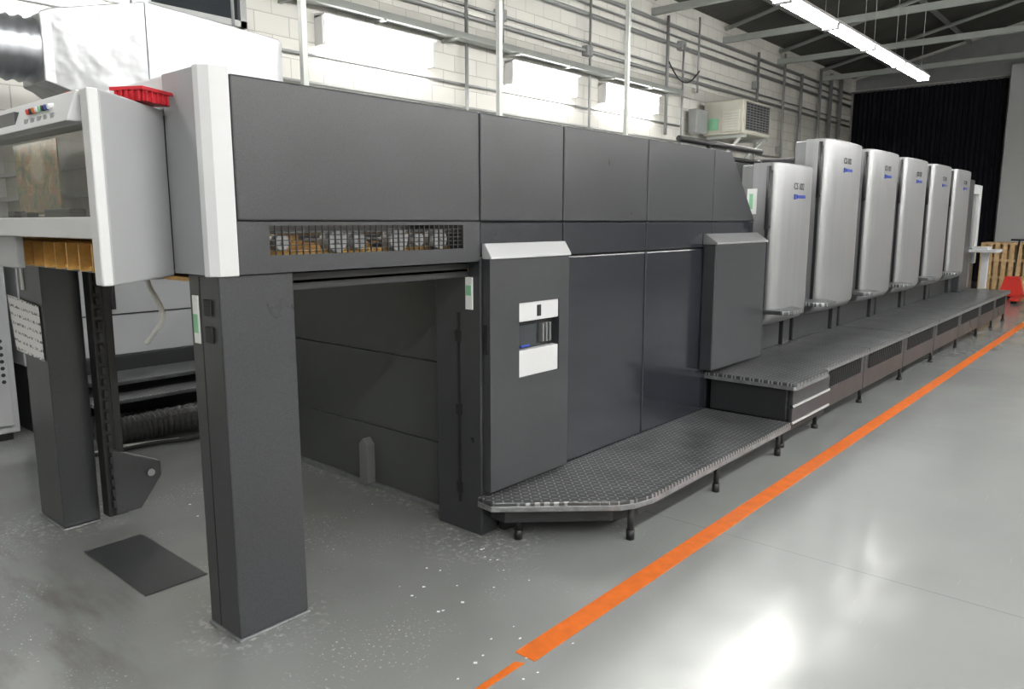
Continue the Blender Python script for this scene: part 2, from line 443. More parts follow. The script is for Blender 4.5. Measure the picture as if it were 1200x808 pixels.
box('pane', WX + .01, WX + .03, 2.5, 4.4, 3.62, 4.6, 'darkglass', w, 0)
boxes('frame', [(WX + .001, WX + .08, 2.45, 2.52, 3.56, 4.66), (WX + .001, WX + .08, 4.36, 4.43, 3.56, 4.66), (WX + .001, WX + .08, 2.45, 4.43, 3.56, 3.62), (WX + .001, WX + .08, 2.45, 4.43, 4.6, 4.66), (WX + .001, WX + .07, 3.4, 3.46, 3.6, 4.62)], 'steel', w)
def ceil_lamp(x, y0, n):
    for i in range(n):
        a = y0 + i * 1.55; b = a + 1.50
        e = empty('ceiling_lamp', (x, (a + b) / 2, 4.05))
        extr('housing', [(x - .11, a, 4.03), (x + .11, a, 4.03), (x + .06, a, 4.10), (x - .06, a, 4.10)], (0, b - a, 0), 'housing', e, .004)
        bm = bmesh.new()
        add_cyl(bm, (x - .05, a + .03, 4.0), (x - .05, b - .03, 4.0), .024, 10)
        add_cyl(bm, (x + .05, a + .03, 4.0), (x + .05, b - .03, 4.0), .024, 10)
        finish('tubes', bm, 'lamp', e)
        boxes('end_caps', [(x - .09, x + .09, a, a + .03, 3.97, 4.03), (x - .09, x + .09, b - .03, b, 3.97, 4.03)], 'housing', e, .002)
        zr = RZ - abs(x) / 7.5 * 1.74
        cyls('hanger_wires', [((x, a + .2, 4.1), (x, a + .2, zr), .004), ((x, b - .2, 4.1), (x, b - .2, zr), .004)], 'steel', e, 6)
ceil_lamp(-3.53, -.65, 10)
ceil_lamp(.9, -3.75, 13)
ceil_lamp(4.6, -3.75, 12)

# ------------------------------------------------------------------ floor markings and plate
e = empty('floor_marking_line', (-1.66, 9, 0))
box('line_main', -1.715, -1.62, 2.0, 19.5, .0005, .0025, 'orange', e, 0)
extr('line_worn', [(-1.675, 1.95, .0005), (-1.662, 1.2, .0005), (-1.650, 1.2, .0005), (-1.64, 1.97, .0005)], (0, 0, .0015), 'orange', e, 0)
box('steel_floor_plate', -3.88, -3.2, 1.28, 1.56, 0, .006, 'dark', bevel=.002)
bm = bmesh.new()
for i in range(46):
    if i < 18: x = -2.0 - random.random() * .5; y = 2.0 + random.random() * .6
    elif i < 30: x = -1.85 + random.random() * .3; y = 1.7 + random.random() * .5
    else: x = -4.4 + random.random() * 1.6; y = 1.65 + random.random() * 1.0
    s = .003 + random.random() * .007; a = random.random() * 3
    vs = [bm.verts.new((x + s * math.cos(a + k * math.pi / 2) * (1 if k % 2 else .6), y + s * math.sin(a + k * math.pi / 2), .002)) for k in range(4)]
    bm.faces.new(vs)
finish('paper_scraps', bm, 'paper')

# ------------------------------------------------------------------ printing press
P = empty('offset_printing_press', (-3.5, 1.4, 0))
SX = -2.54; BX = -4.6
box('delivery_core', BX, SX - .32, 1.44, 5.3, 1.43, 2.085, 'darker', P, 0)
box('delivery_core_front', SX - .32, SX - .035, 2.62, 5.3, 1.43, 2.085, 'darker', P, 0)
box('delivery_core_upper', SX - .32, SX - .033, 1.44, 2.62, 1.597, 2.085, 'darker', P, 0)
g = .0035
seams = [1.435, 2.703, 3.364, 4.24, 5.149]
for i in range(4):
    a, b = seams[i] + g, seams[i + 1] - g
    box('top_side_panel_%d' % i, SX - .03, SX, a, b, 1.60 + g, 2.11, 'dark', P, .008)
extr('top_side_panel_end', [(SX - .03, 5.149 + g, 1.6 + g), (SX - .03, 5.88, 1.6 + g), (SX - .03, 5.42, 2.11), (SX - .03, 5.149 + g, 2.11)], (.03, 0, 0), 'dark', P, .006)
extr('top_rear_slope', [(BX, 5.28, 1.43), (BX, 5.86, 1.6), (BX, 5.40, 2.10), (BX, 5.28, 2.10)], (SX - .03 - BX, 0, 0), 'dark', P, .004)
box('top_cover', BX, SX - .032, 1.43, 5.40, 2.088, 2.106, 'dark', P, .004)
gy0, gy1, gz0, gz1 = 1.562, 2.585, 1.475, 1.585
boxes('grille_strip', [(SX - .03, SX, 1.435, gy0, 1.41, 1.6), (SX - .03, SX, gy1, 2.70, 1.41, 1.6), (SX - .03, SX, gy0, gy1, 1.41, gz0), (SX - .03, SX, gy0, gy1, gz1, 1.6)], 'dark', P)
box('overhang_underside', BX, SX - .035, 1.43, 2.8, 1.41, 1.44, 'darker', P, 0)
lst = []
n = 34
for i in range(n + 1):
    yv = gy0 + (gy1 - gy0) * i / n
    lst.append((SX - .012, SX - .006, yv - .0022, yv + .0022, gz0, gz1))
for i in range(1, 6):
    zv = gz0 + (gz1 - gz0) * i / 6
    lst.append((SX - .016, SX - .010, gy0, gy1, zv - .0018, zv + .0018))
boxes('grille_bars', lst, 'black', P)
# drive machinery in the bay behind the grille
bm = bmesh.new()
add_box(bm, SX - .315, SX - .31, 1.5, 2.15, 1.45, 1.52)
for yv, zv in ((1.6, 1.50), (1.72, 1.53), (2.1, 1.49), (2.43, 1.52)):
    add_box(bm, SX - .22, SX - .20, yv, yv + .10, zv - .02, zv + .015)
add_cyl(bm, (SX - .12, 1.5, 1.475), (SX - .12, 2.6, 1.475), .012, 12)
add_cyl(bm, (SX - .25, 1.5, 1.555), (SX - .25, 2.6, 1.555), .010, 12)
for k in range(18):
    yv = 1.52 + k * .06
    add_box(bm, SX - .18, SX - .165, yv, yv + .03, 1.505, 1.515)
finish('grille_brass_parts', bm, 'brass', P)
bm = bmesh.new()
for yv, r in ((1.66, .03), (1.92, .045), (2.03, .035), (2.25, .05), (2.37, .03), (2.5, .045)):
    add_cyl(bm, (SX - .14, yv, 1.52), (SX - .07, yv, 1.52), r, 24)
    add_cyl(bm, (SX - .30, yv, 1.52), (SX - .05, yv, 1.52), .010, 12)
add_cyl(bm, (SX - .08, 1.5, 1.56), (SX - .08, 2.6, 1.56), .006, 10)
finish('grille_rollers', bm, 'steel', P)
box('grille_bay_light', SX - .28, SX - .24, 1.55, 2.55, 1.585, 1.595, 'boxlamp', P, 0)
zt = 2.125
extr('corner_frame_face', [(-2.83, 1.335, 1.41), (-2.60, 1.335, 1.41), (-2.60, 1.43, 1.41), (-2.83, 1.43, 1.41)], (0, 0, zt - 1.41), 'white2', P, .003)
extr('corner_frame_edge', [(-2.597, 1.330, 1.405), (-2.572, 1.338, 1.405), (-2.548, 1.365, 1.405), (-2.535, 1.432, 1.405), (-2.597, 1.432, 1.405)], (0, 0, zt - 1.40), 'white', P, .004)
box('top_front_cover', BX, -2.833, 1.338, 1.43, 2.005, 2.125, 'white', P, .01)
# front viewing box
extr('side_wing_cover', [(-2.51, .99, 1.40), (-2.54, .965, 1.40), (-2.86, 1.33, 1.40), (-2.83, 1.334, 1.40)], (0, 0, .60), 'white2', P, .006)
box('wing_edge', -2.57, -2.512, .955, .99, 1.40, 2.0, 'white', P, .006)
bx0, bx1, by0, by1 = -4.62, -2.572, .97, 1.335
boxes('viewing_box_frame', [(bx0, bx1, by0, by0 + .03, 1.905, 2.0), (bx0, bx1, by0, by0 + .03, 1.545, 1.615), (bx1 - .03, bx1, by0, by0 + .03, 1.545, 2.0),
      (bx0, bx0 + .05, by0, by1, 1.45, 2.0)], 'white', P, .004)
extr('viewing_box_top', [(bx0, by0, 1.985), (bx1, by0, 1.985), (-2.87, by1, 1.985), (bx0, by1, 1.985)], (0, 0, .018), 'white', P, .004)
extr('control_strip', [(bx0, by0 - .05, 1.905), (bx0, by0, 1.905), (bx0, by0, 2.0), (bx0, by0 - .015, 2.0)], (bx1 - bx0 - .02, 0, 0), 'white', P, .004)
box('viewing_box_bottom', bx0, -2.87, by0 + .03, 1.30, 1.545, 1.56, 'white2', P)
box('viewing_box_back', bx0, -2.87, 1.31, 1.332, 1.55, 1.98, 'beigein', P, 0)
bm = bmesh.new()
gv = [bm.verts.new(p) for p in ((bx0 + .05, by0 + .014, 1.615), (bx1 - .03, by0 + .014, 1.615), (bx1 - .03, by0 + .014, 1.905), (bx0 + .05, by0 + .014, 1.905))]
bm.faces.new(gv); finish('viewing_glass', bm, 'glass', P)
box('viewing_box_fill_light', -4.5, -2.95, 1.01, 1.04, 1.955, 1.98, 'boxlamp', P, 0)  # unseen tube, added to brighten the inside of the viewing box
box('printed_sheet', -3.93, -3.42, 1.17, 1.174, 1.63, 1.93, 'print', P, 0)
boxes('sheet_gripper_bars', [(bx0, -2.9, 1.26, 1.28, 1.70, 1.72), (bx0, -2.9, 1.28, 1.30, 1.82, 1.84)], 'steel', P)
box('inner_shelf', bx0, -2.9, 1.05, 1.3, 1.56, 1.62, 'darker', P)
boxes('inner_knobs', [(-3.5, -3.42, 1.0, 1.04, 1.615, 1.64), (-3.1, -2.85, 1.0, 1.05, 1.615, 1.645), (-3.35, -3.28, 1.0, 1.04, 1.615, 1.635)], 'black', P, .004)
box('lower_apron', bx0, -3.42, by0 + .02, by0 + .05, 1.42, 1.545, 'white2', P)
cols = ['redp', 'black', 'orange', 'label', 'green', 'black', 'blue', 'label']
for i, c in enumerate(cols):
    xx = -2.95 + i * .028
    cyls('button_%d' % i, [((xx, by0 - .02, 1.965), (xx, by0 - .043, 1.962), .009)], c, P)
boxes('control_display', [(-3.25, -3.08, by0 - .04, by0 - .02, 1.93, 1.975)], 'darkglass', P)
boxes('control_legends', [(-2.98 + i * .06, -2.95 + i * .06, by0 - .043, by0 - .035, 1.925, 1.94) for i in range(5)], 'steel', P)
bm = bmesh.new()
for zz, yy, r in ((1.51, 1.15, .012), (1.45, 1.22, .016), (1.48, 1.29, .010), (1.43, 1.12, .008)):
    add_cyl(bm, (-4.4, yy, zz), (-2.88, yy, zz), r, 12)
for i in range(12):
    xx = -4.3 + i * .12
    add_cyl(bm, (xx, 1.15, 1.47), (xx + .035, 1.15, 1.47), .03, 16)
    add_box(bm, xx + .06, xx + .068, 1.08, 1.30, 1.42, 1.52)
add_box(bm, -4.4, -2.88, 1.31, 1.32, 1.44, 1.54)
finish('delivery_brass_parts', bm, 'brass', P)
box('tray_under', -4.35, -2.62, 1.5, 2.76, 1.355, 1.375, 'brass', P)
box('tray_under_beam', -2.70, -2.62, 1.66, 2.70, 1.33, 1.40, 'darker', P)
cyls('delivery_shafts', [((-4.4, 1.3, 1.40), (-2.88, 1.3, 1.40), .018), ((-4.4, 2.1, 1.39), (-2.65, 2.1, 1.39), .02)], 'steel', P)
# near post
boxes('post_near', [(-2.78, -2.555, 1.36, 1.665, .012, 1.41)], 'dark', P, .006)
box('post_near_foot', -2.787, -2.548, 1.353, 1.672, 0, .012, 'edge', P)
box('post_seam', -2.700, -2.696, 1.3585, 1.361, .02, 1.40, 'black', P, 0)
box('post_label', -2.75, -2.71, 1.354, 1.36, 1.15, 1.33, 'label', P, .001)
box('post_label_green', -2.745, -2.715, 1.352, 1.354, 1.19, 1.26, 'green', P, 0)
boxes('post_switches', [(-2.66, -2.61, 1.35, 1.36, 1.26, 1.32), (-2.66, -2.61, 1.35, 1.36, 1.16, 1.22)], 'black', P, .003)
# far post
boxes('post_far', [(-4.58, -4.24, 1.32, 1.50, .012, 1.545)], 'dark', P, .006)
box('post_far_foot', -4.59, -4.23, 1.312, 1.51, 0, .012, 'edge', P)
box('post_far_label', -4.52, -4.48, 1.314, 1.32, 1.25, 1.38, 'label', P, 0)
boxes('lift_rail', [(-4.20, -4.12, 1.50, 1.56, .05, 1.41), (-4.14, -4.12, 1.56, 1.60, .05, 1.41)], 'black', P, .003)
boxes('lift_chain', [(-4.115, -4.10, 1.52, 1.54, .1 + i * .06, .14 + i * .06) for i in range(21)], 'darker', P, .003)
extr('lift_bracket', [(-4.16, 1.53, .06), (-4.16, 1.66, .06), (-4.16, 1.78, .22), (-4.16, 1.78, .30), (-4.16, 1.53, .42)], (.06, 0, 0), 'dark', P, .006)
cyls('bracket_bolt', [((-4.10, 1.72, .25), (-4.085, 1.72, .25), .02)], 'steel', P)
box('lift_rail_near', -2.86, -2.80, 1.50, 1.56, .05, 1.41, 'black', P)
# body end post
box('body_end_post', -2.86, SX - .002, 2.70, 2.82, 0, 1.43, 'dark', P, .006)
box('body_end_slot', -2.70, -2.685, 2.694, 2.701, .15, 1.15, 'black', P, 0)
boxes('body_end_slot_lugs', [(-2.71, -2.675, 2.69, 2.70, z, z + .06) for z in (.2, .62, 1.0)], 'black', P, .002)
box('body_end_label', -2.635, -2.59, 2.692, 2.70, 1.17, 1.33, 'label', P, 0)
box('body_end_label_green', -2.63, -2.595, 2.69, 2.692, 1.24, 1.29, 'green', P, 0)
for i, (z0, z1) in enumerate(((0, .385), (.39, .84), (.845, 1.41))):
    box('inner_wall_%d' % i, BX, -2.86, 2.82, 2.86, z0, z1, 'wallin', P, .003)
extr('inner_lug', [(-3.62, 2.76, .03), (-3.54, 2.76, .03), (-3.54, 2.76, .27), (-3.58, 2.76, .31), (-3.62, 2.76, .27)], (0, .06, 0), 'silver2', P, .004)
boxes('inner_skirting', [(BX, -2.87, 2.80, 2.82, 0, .03)], 'edge', P)
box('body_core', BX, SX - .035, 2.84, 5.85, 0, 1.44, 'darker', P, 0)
boxes('mid_strip', [(SX - .03, SX - .001, 2.706, 3.364 - g, 1.44, 1.6 - g), (SX - .03, SX - .001, 3.364 + g, 4.24 - g, 1.42, 1.6 - g), (SX - .03, SX - .001, 4.24 + g, 5.15, 1.42, 1.6 - g), (SX - .03, SX - .001, 5.155, 5.86, 1.42, 1.6 - g)], 'dark2', P, .004)
for i, (a, b) in enumerate(((3.364, 4.24), (4.24, 5.15))):
    box('lower_side_panel_%d' % i, SX - .03, SX - .002, a + g, b - g, .12, 1.412, 'dark2', P, .01)
box('lower_rear_panel', SX - .03, SX - .004, 5.155, 5.86, .12, 1.412, 'dark2', P, .01)
hx = SX + .05
wy0, wy1, wz0, wz1 = 2.935, 3.27, .80, 1.19
def hood(y0, y1, zb, ztop, nm, cut=None, hx=hx, capm='brushed'):
    if cut:
        a, b, c, d = cut
        boxes(nm + '_front', [(SX, hx, y0, a, zb, ztop), (SX, hx, b, y1, zb, ztop), (SX, hx, a, b, zb, c), (SX, hx, a, b, d, ztop)], 'dark', P, 0)
    else:
        box(nm + '_front', SX, hx, y0, y1, zb, ztop, 'dark', P, .008)
    extr(nm + '_cap', [(SX, y0 - .004, ztop + .075), (SX + .02, y0 - .004, ztop + .075), (hx + .012, y0 - .004, ztop + .012), (hx + .012, y0 - .004, ztop), (SX, y0 - .004, ztop)], (0, y1 - y0 + .008, 0), capm, P, .004)
hood(2.715, 3.355, .24, 1.42, 'hood_a', (wy0, wy1, wz0, wz1))
hood(5.02, 5.90, .53, 1.44, 'hood_b', hx=SX + .10, capm='silver')
box('hood_a_recess', SX - .001, SX + .004, wy0, wy1, wz0, wz1, 'darker', P, 0)
box('hood_a_plate_top', SX, hx - .006, wy0, wy1, 1.09, wz1, 'white', P, .004)
box('hood_a_plate_bottom', SX, hx - .006, wy0, wy1, wz0, .94, 'white', P, .004)
box('hood_a_display', SX, hx - .02, wy0 + .02, wy0 + .17, .96, 1.07, 'darkglass', P, .004)
boxes('hood_a_keys', [(SX, hx - .014, wy0 + .21 + i * .03, wy0 + .225 + i * .03, .965, 1.065) for i in range(3)], 'silver2', P, .002)
box('hood_a_blue', SX, hx - .012, wy0 + .03, wy0 + .1, .955, .965, 'blue', P, 0)
box('hood_a_handle', hx - .006, hx, wy0 + .15, wy0 + .18, 1.11, 1.17, 'black', P, .002)
box('hood_a_latch', hx - .04, hx - .01, 2.708, 2.716, .95, 1.1, 'black', P, .002)
cyls('upper_guard_rail', [((-3.0, 5.45, 2.24), (-3.0, 7.0, 2.24), .025), ((-3.0, 5.6, 2.14), (-3.0, 7.0, 2.14), .02), ((-3.0, 5.95, 1.9), (-3.0, 5.95, 2.24), .02)], 'black', P)
box('upper_dark_box', -4.4, -2.90, 5.95, 7.2, 1.6, 2.10, 'darker', P)

# units
def silver_cover(y0, y1, z0, z1):
    L = y1 - y0
    prof = [(-2.60, 0), (-2.44, .0), (-2.415, .015), (-2.402, .045), (-2.390, .16), (-2.380, .35), (-2.377, .55), (-2.380, .75), (-2.390, .90), (-2.402, .975), (-2.42, 1.0), (-2.60, 1.0)]
    bm = bmesh.new()
    lv = [(z0, .10), (z0 + .025, .04), (z0 + .07, .008), (z0 + .1, 0), (z1 - .02, 0), (z1 - .005, .003), (z1, .010)]
    rings = []
    for z, ins in lv:
        rings.append([bm.verts.new((max(x - ins, -2.6) if x > -2.6 else x, y0 + t * L, z)) for x, t in prof])
    for a, b in zip(rings[:-1], rings[1:]):
        for i in range(len(prof) - 1):
            f = bm.faces.new((a[i], a[i + 1], b[i + 1], b[i])); f.smooth = i not in (0, len(prof) - 2)
    bm.faces.new(rings[0]); bm.faces.new(rings[-1])
    return bm

box('unit_base', -4.4, -2.66, 5.86, 13.6, 0, .80, 'dark', P, .004)
boxes('unit_base_seams', [(-2.662, -2.655, y, y + .012, .5, .8) for y in (7.0, 8.31, 9.62, 10.93, 12.24)], 'black', P)
def unit(i, y0, y1, zt, nexty):
    box('unit_%d_tower' % i, -4.4, -2.70, y0 + .02, y1 - .02, .78, min(zt - .12, 2.18), 'darker', P, .012)
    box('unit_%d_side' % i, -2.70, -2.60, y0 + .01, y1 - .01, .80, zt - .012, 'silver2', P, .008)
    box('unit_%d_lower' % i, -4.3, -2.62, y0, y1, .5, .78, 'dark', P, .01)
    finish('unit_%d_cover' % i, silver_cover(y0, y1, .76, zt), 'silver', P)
    if nexty: box('unit_%d_gap' % i, -4.35, -2.80, y1 - .03, nexty + .03, .6, zt - .25, 'dark', P, .006)
    cyls('unit_%d_handle' % i, [((-2.455, y0 - .04, zt - .52), (-2.455, y0 - .04, zt - .03), .017), ((-2.455, y0 - .04, zt - .07), (-2.455, y0 + .03, zt - .07), .012), ((-2.455, y0 - .04, zt - .5), (-2.455, y0 + .03, zt - .5), .012)], 'black', P)
    boxes('unit_%d_edge_gasket' % i, [(-2.482, -2.456, y0 - .006, y0 + .002, .86, zt - .5)], 'black', P)
    e0 = y0 - .34 if i > 0 else 5.915
    extr('unit_%d_footplate' % i, [(-2.70, e0, .865), (-2.30, e0, .865), (-2.23, e0 + .07, .865), (-2.23, e0 + .30, .865), (-2.36, e0 + .42, .865), (-2.70, e0 + .42, .865)], (0, 0, .035), 'checker', P, .006)
    box('unit_%d_footbracket' % i, -2.72, -2.60, e0 + .05, e0 + .2, .5, .86, 'dark', P, .004)
    cu = bpy.data.curves.new('nameplate', 'FONT'); cu.body = 'CS 102'; cu.size = .075; cu.extrude = .001
    cu.materials.append(M['darker'])
    t = bpy.data.objects.new('unit_%d_nameplate' % i, cu); C.objects.link(t)
    ym = y0 + (y1 - y0) * .36
    t.rotation_euler = (math.pi / 2, 0, math.pi / 2); t.location = (-2.372, ym, zt - .20)
    t.parent = P; t.matrix_parent_inverse = Matrix.Translation(P.location).inverted()
    boxes('unit_%d_badge' % i, [(-2.385, -2.372, ym + .03, ym + .07, zt - .28, zt - .24), (-2.385, -2.372, ym + .09, ym + .26, zt - .27, zt - .245)], 'blue', P)
unit(0, 5.95, 6.72, 2.06, 7.05)
for k in range(5):
    y0 = 7.05 + 1.31 * k
    unit(k + 1, y0, y0 + .97, 2.33, y0 + 1.31 if k < 4 else 0)
boxes('unit_stickers', [(-2.64, -2.56, 5.942, 5.949, 1.66, 1.86)], 'label', P)
boxes('unit_sticker_mark', [(-2.62, -2.59, 5.940, 5.943, 1.70, 1.82)], 'green', P)
# feeder
box('feeder_base', -4.4, -2.6, 13.4, 15.2, 0, 1.0, 'dark', P, .01)
box('feeder_tower', -4.4, -2.5, 13.6, 14.15, .5, 2.25, 'dark', P, .01)
box('feeder_cover', -4.4, -2.52, 14.15, 14.25, .5, 2.22, 'black', P, .01)
boxes('feeder_frame', [(-4.4, -2.55, 14.9, 15.1, .9, 2.2), (-2.65, -2.55, 14.25, 14.9, 2.05, 2.2)], 'white', P, .01)
boxes('feeder_inner', [(-4.3, -2.7, 14.25, 14.9, .95, 1.9)], 'silver2', P, .01)
boxes('feeder_pile_posts', [(-2.66, -2.58, 14.3, 14.38, .5, 2.1), (-2.66, -2.58, 14.75, 14.83, .5, 2.1)], 'silver', P, .006)
boxes('feeder_console', [(-2.58, -2.15, 14.45, 14.95, 1.10, 1.15), (-2.4, -2.3, 14.65, 14.75, .5, 1.1), (-2.52, -2.3, 14.5, 14.9, 1.15, 1.19)], 'white', P, .006)

# ------------------------------------------------------------------ platforms
W = empty('lower_step_platform', (-2.2, 4, 0))
poly = [(-2.535, 2.71), (-2.535, 2.665), (-2.43, 2.65), (-1.955, 3.09), (-1.915, 3.16), (-1.885, 3.28), (-1.885, 5.14), (-2.535, 5.14)]
extr('deck', [(x, y, .195) for x, y in poly], (0, 0, .027), 'checker', W, .006)
extr('deck_lip', [(x + (.003 if x > -2.5 else 0), y - .003, .172) for x, y in poly], (0, 0, .03), 'edge', W, .004)
extr('deck_frame', [(-2.52, 2.74, .09), (-2.42, 2.74, .09), (-2.02, 3.12, .09), (-1.97, 3.28, .09), (-1.97, 5.10, .09), (-2.52, 5.10, .09)], (0, 0, .085), 'darker', W, .004)
L = []
for x, y in ((-2.38, 2.80), (-1.945, 3.17), (-1.93, 4.1), (-1.93, 5.04)):
    L += [((x, y, .03), (x, y, .18), .016), ((x, y, 0), (x, y, .05), .022)]
cyls('feet', L, 'black', W)
box('kick_plate', -2.54, -2.50, 2.83, 5.05, 0.0, .10, 'darker', W)

W = empty('walkway_platform', (-2.2, 10, 0))
UZ = .5
ysm = [5.12, 7.05, 8.36, 9.67, 10.98, 12.29, 14.6]
for i in range(6):
    ox = -1.86 if i == 0 else -1.93
    a, b = ysm[i] + .003, ysm[i + 1] - .003
    if i == 0:
        poly = [(-2.66, a), (-1.875, a), (-1.86, a + .02), (-1.86, 5.78), (-1.93, 5.86), (-1.93, b), (-2.66, b)]
        extr('deck_%d' % i, [(x, y, UZ - .025) for x, y in poly], (0, 0, .025), 'checker', W, .005)
        extr('deck_lip_%d' % i, [(x + (.002 if x > -2 else 0), y, UZ - .05) for x, y in poly], (0, 0, .027), 'edge', W, .003)
    else:
        box('deck_%d' % i, -2.66, ox, a, b, UZ - .025, UZ, 'checker', W, .005)
        box('deck_lip_%d' % i, -2.66, ox + .002, a, b, UZ - .05, UZ - .024, 'edge', W, .003)
box('end_face', -2.50, -1.93, 5.15, 5.19, .225, UZ - .05, 'darker', W, .004)
box('drawer_body', -2.50, -1.92, 5.19, 5.92, .14, UZ - .05, 'darker', W, .004)
for j, (z0, z1) in enumerate(((.33, .44), (.21, .31))):
    box('drawer_%d' % j, -1.925, -1.895, 5.18, 5.92, z0, z1, 'dark', W, .004)
    box('drawer_trim_%d' % j, -1.897, -1.885, 5.18, 5.92, z0 - .012, z0 + .004, 'brushed', W, .003)
fs = [5.95, 7.05, 8.36, 9.67, 10.98, 12.29, 13.45, 14.5]
for i in range(7):
    a, b = fs[i] + .008, fs[i + 1] - .008
    box('fascia_%d' % i, -2.06, -1.97, a, b, .13, UZ - .05, 'dark', W, .004)
    n = 6
    boxes('louvre_%d' % i, [(-1.97, -1.963, a + .12, b - .12, .30 + j * .022, .31 + j * .022) for j in range(n)], 'black', W)
    bxs = []
    m_ = 22
    for q in range(m_ + 1):
        yq = a + .12 + (b - a - .24) * q / m_
        bxs.append((-1.965, -1.960, yq, yq + .006, .295, .43))
    boxes('louvre_bars_%d' % i, bxs, 'darker', W)
L = []
for y in [5.25, 5.93] + fs[1:]:
    for x in (-1.99, -2.5):
        L += [((x, y, .02), (x, y, .17), .016), ((x, y, 0), (x, y, .03), .026)]
cyls('feet', L, 'black', W)

# ------------------------------------------------------------------ red trays on top of wing
def tray(cx, cy, w, d, z0, rot):
    e = empty('red_plastic_tray', (cx, cy, z0))
    bm = bmesh.new()
    x0, x1, y0, y1 = -w / 2, w / 2, -d / 2, d / 2
    add_box(bm, x0, x1, y0, y1, 0, .006)
    for a in ((x0, x0 + .006, y0, y1), (x1 - .006, x1, y0, y1), (x0, x1, y0, y0 + .006), (x0, x1, y1 - .006, y1)):
        add_box(bm, *a, 0, .045)
    for a in ((x0 - .01, x0, y0 - .01, y1 + .01), (x1, x1 + .01, y0 - .01, y1 + .01), (x0, x1, y0 - .01, y0), (x0, x1, y1, y1 + .01)):
        add_box(bm, *a, .036, .048)
    for k in range(5):
        yk = y0 + (k + .5) * d / 5
        add_box(bm, x1, x1 + .008, yk - .003, yk + .003, 0, .04)
        xk = x0 + (k + .5) * w / 5
        add_box(bm, xk - .003, xk + .003, y0 - .008, y0, 0, .04)
    o = finish('tray_shell', bm, 'red', None, .001)
    o.parent = e; e.rotation_euler = (0, 0, rot)
tray(-2.77, 1.235, .11, .14, 2.004, .5)
tray(-2.98, 1.13, .07, .08, 2.004, .2)
# paper notice
e = empty('paper_notice', (-4.5, 1.31, 1.1))
extr('sheet', [(-4.70, 1.300, 1.215), (-4.28, 1.312, 1.18), (-4.27, 1.312, .90), (-4.66, 1.306, .92)], (0, .002, 0), 'notice', e, 0)
tube('dangling_white_cable', [(-3.36, 1.46, 1.39), (-3.34, 1.45, 1.33), (-3.22, 1.44, 1.27), (-3.18, 1.44, 1.20), (-3.26, 1.43, 1.13), (-3.34, 1.43, 1.08)], .011, 'cable')

# ------------------------------------------------------------------ left background
e = empty('control_cabinet', (-6.6, 1.2, 0))
box('cabinet_body', -7.0, -6.34, .5, 1.75, .06, 1.95, 'white2', e, .01)
box('cabinet_plinth', -6.96, -6.38, .54, 1.71, 0, .06, 'black', e)
box('cabinet_door', -6.34, -6.32, .54, 1.71, .12, 1.9, 'white2', e, .006)
cyls('cabinet_holes', [((-6.322, 1.62 + dx * .05, .45 + i * .05), (-6.316, 1.62 + dx * .05, .45 + i * .05), .014) for i in range(7) for dx in (0, 1)], 'black', e)
e = empty('pump_cabinet', (-6.7, 2.6, 0))
box('cabinet_body', -7.2, -6.45, 1.85, 3.5, .52, 1.45, 'white2', e, .01)
box('cabinet_plinth', -7.15, -6.42, 1.87, 3.48, 0, .52, 'darker', e)
boxes('door_gaps', [(-6.452, -6.446, 2.42, 2.43, .54, 1.42), (-6.452, -6.446, 1.9, 3.45, .85, .86)], 'black', e)
boxes('handles', [(-6.45, -6.42, 2.5, 2.53, .9, 1.1)], 'black', e, .004)
e = empty('rear_step_platform', (-6.1, 2.6, 0))
box('deck_low', -6.35, -5.75, 2.05, 3.6, .27, .30, 'checker', e, .006)
box('deck_high', -6.40, -5.95, 2.15, 3.7, .37, .40, 'checker', e, .006)
cyls('feet', [((x, y, 0), (x, y, .38), .02) for x, y in ((-6.38, 2.3), (-6.38, 3.5), (-6.0, 3.5), (-6.0, 2.3))] + [((x, y, 0), (x, y, .28), .02) for x, y in ((-5.8, 2.15), (-5.8, 3.5))], 'black', e)
def hose(name, pts, r, m):
    bm = bmesh.new()
    P_ = [Vector(p) for p in pts]
    out = []
    for i in range(len(P_) - 1):
        p0 = P_[max(i - 1, 0)]; p1 = P_[i]; p2 = P_[i + 1]; p3 = P_[min(i + 2, len(P_) - 1)]
        for j in range(20):
            t = j / 20
            out.append(.5 * ((2 * p1) + (-p0 + p2) * t + (2 * p0 - 5 * p1 + 4 * p2 - p3) * t * t + (-p0 + 3 * p1 - 3 * p2 + p3) * t ** 3))
    prev = None; n = 16
    for i, p in enumerate(out[:-1]):
        d = (out[i + 1] - p).normalized(); q = d.to_track_quat('Z', 'Y').to_matrix()
        rr = r * (1.0 if i % 2 else .84)
        ring = [bm.verts.new(p + q @ Vector((math.cos(2 * math.pi * k / n) * rr, math.sin(2 * math.pi * k / n) * rr, 0))) for k in range(n)]
        if prev:
            for k in range(n): bm.faces.new((prev[k], prev[(k + 1) % n], ring[(k + 1) % n], ring[k]))
        else: bm.faces.new(ring)
        prev = ring
    bm.faces.new(prev)
    return finish(name, bm, m)
hose('flexible_hose', [(-5.64, 2.02, .11), (-5.60, 2.3, .11), (-5.58, 2.7, .11), (-5.57, 3.3, .11)], .10, 'hose')
hose('flexible_hose', [(-6.2, 1.95, .09), (-5.95, 2.1, .09), (-5.85, 2.5, .09), (-5.83, 3.3, .09)], .085, 'hose')
tube('loose_cable', [(-5.6, 1.7, .02), (-5.4, 1.9, .02), (-5.45, 2.3, .02), (-5.3, 2.6, .02), (-5.35, 3.2, .02)], .015, 'black')
tube('loose_cable', [(-6.1, 1.8, .012), (-5.7, 1.75, .012), (-5.5, 1.95, .012), (-5.6, 2.1, .012), (-5.42, 2.5, .012)], .010, 'cable')

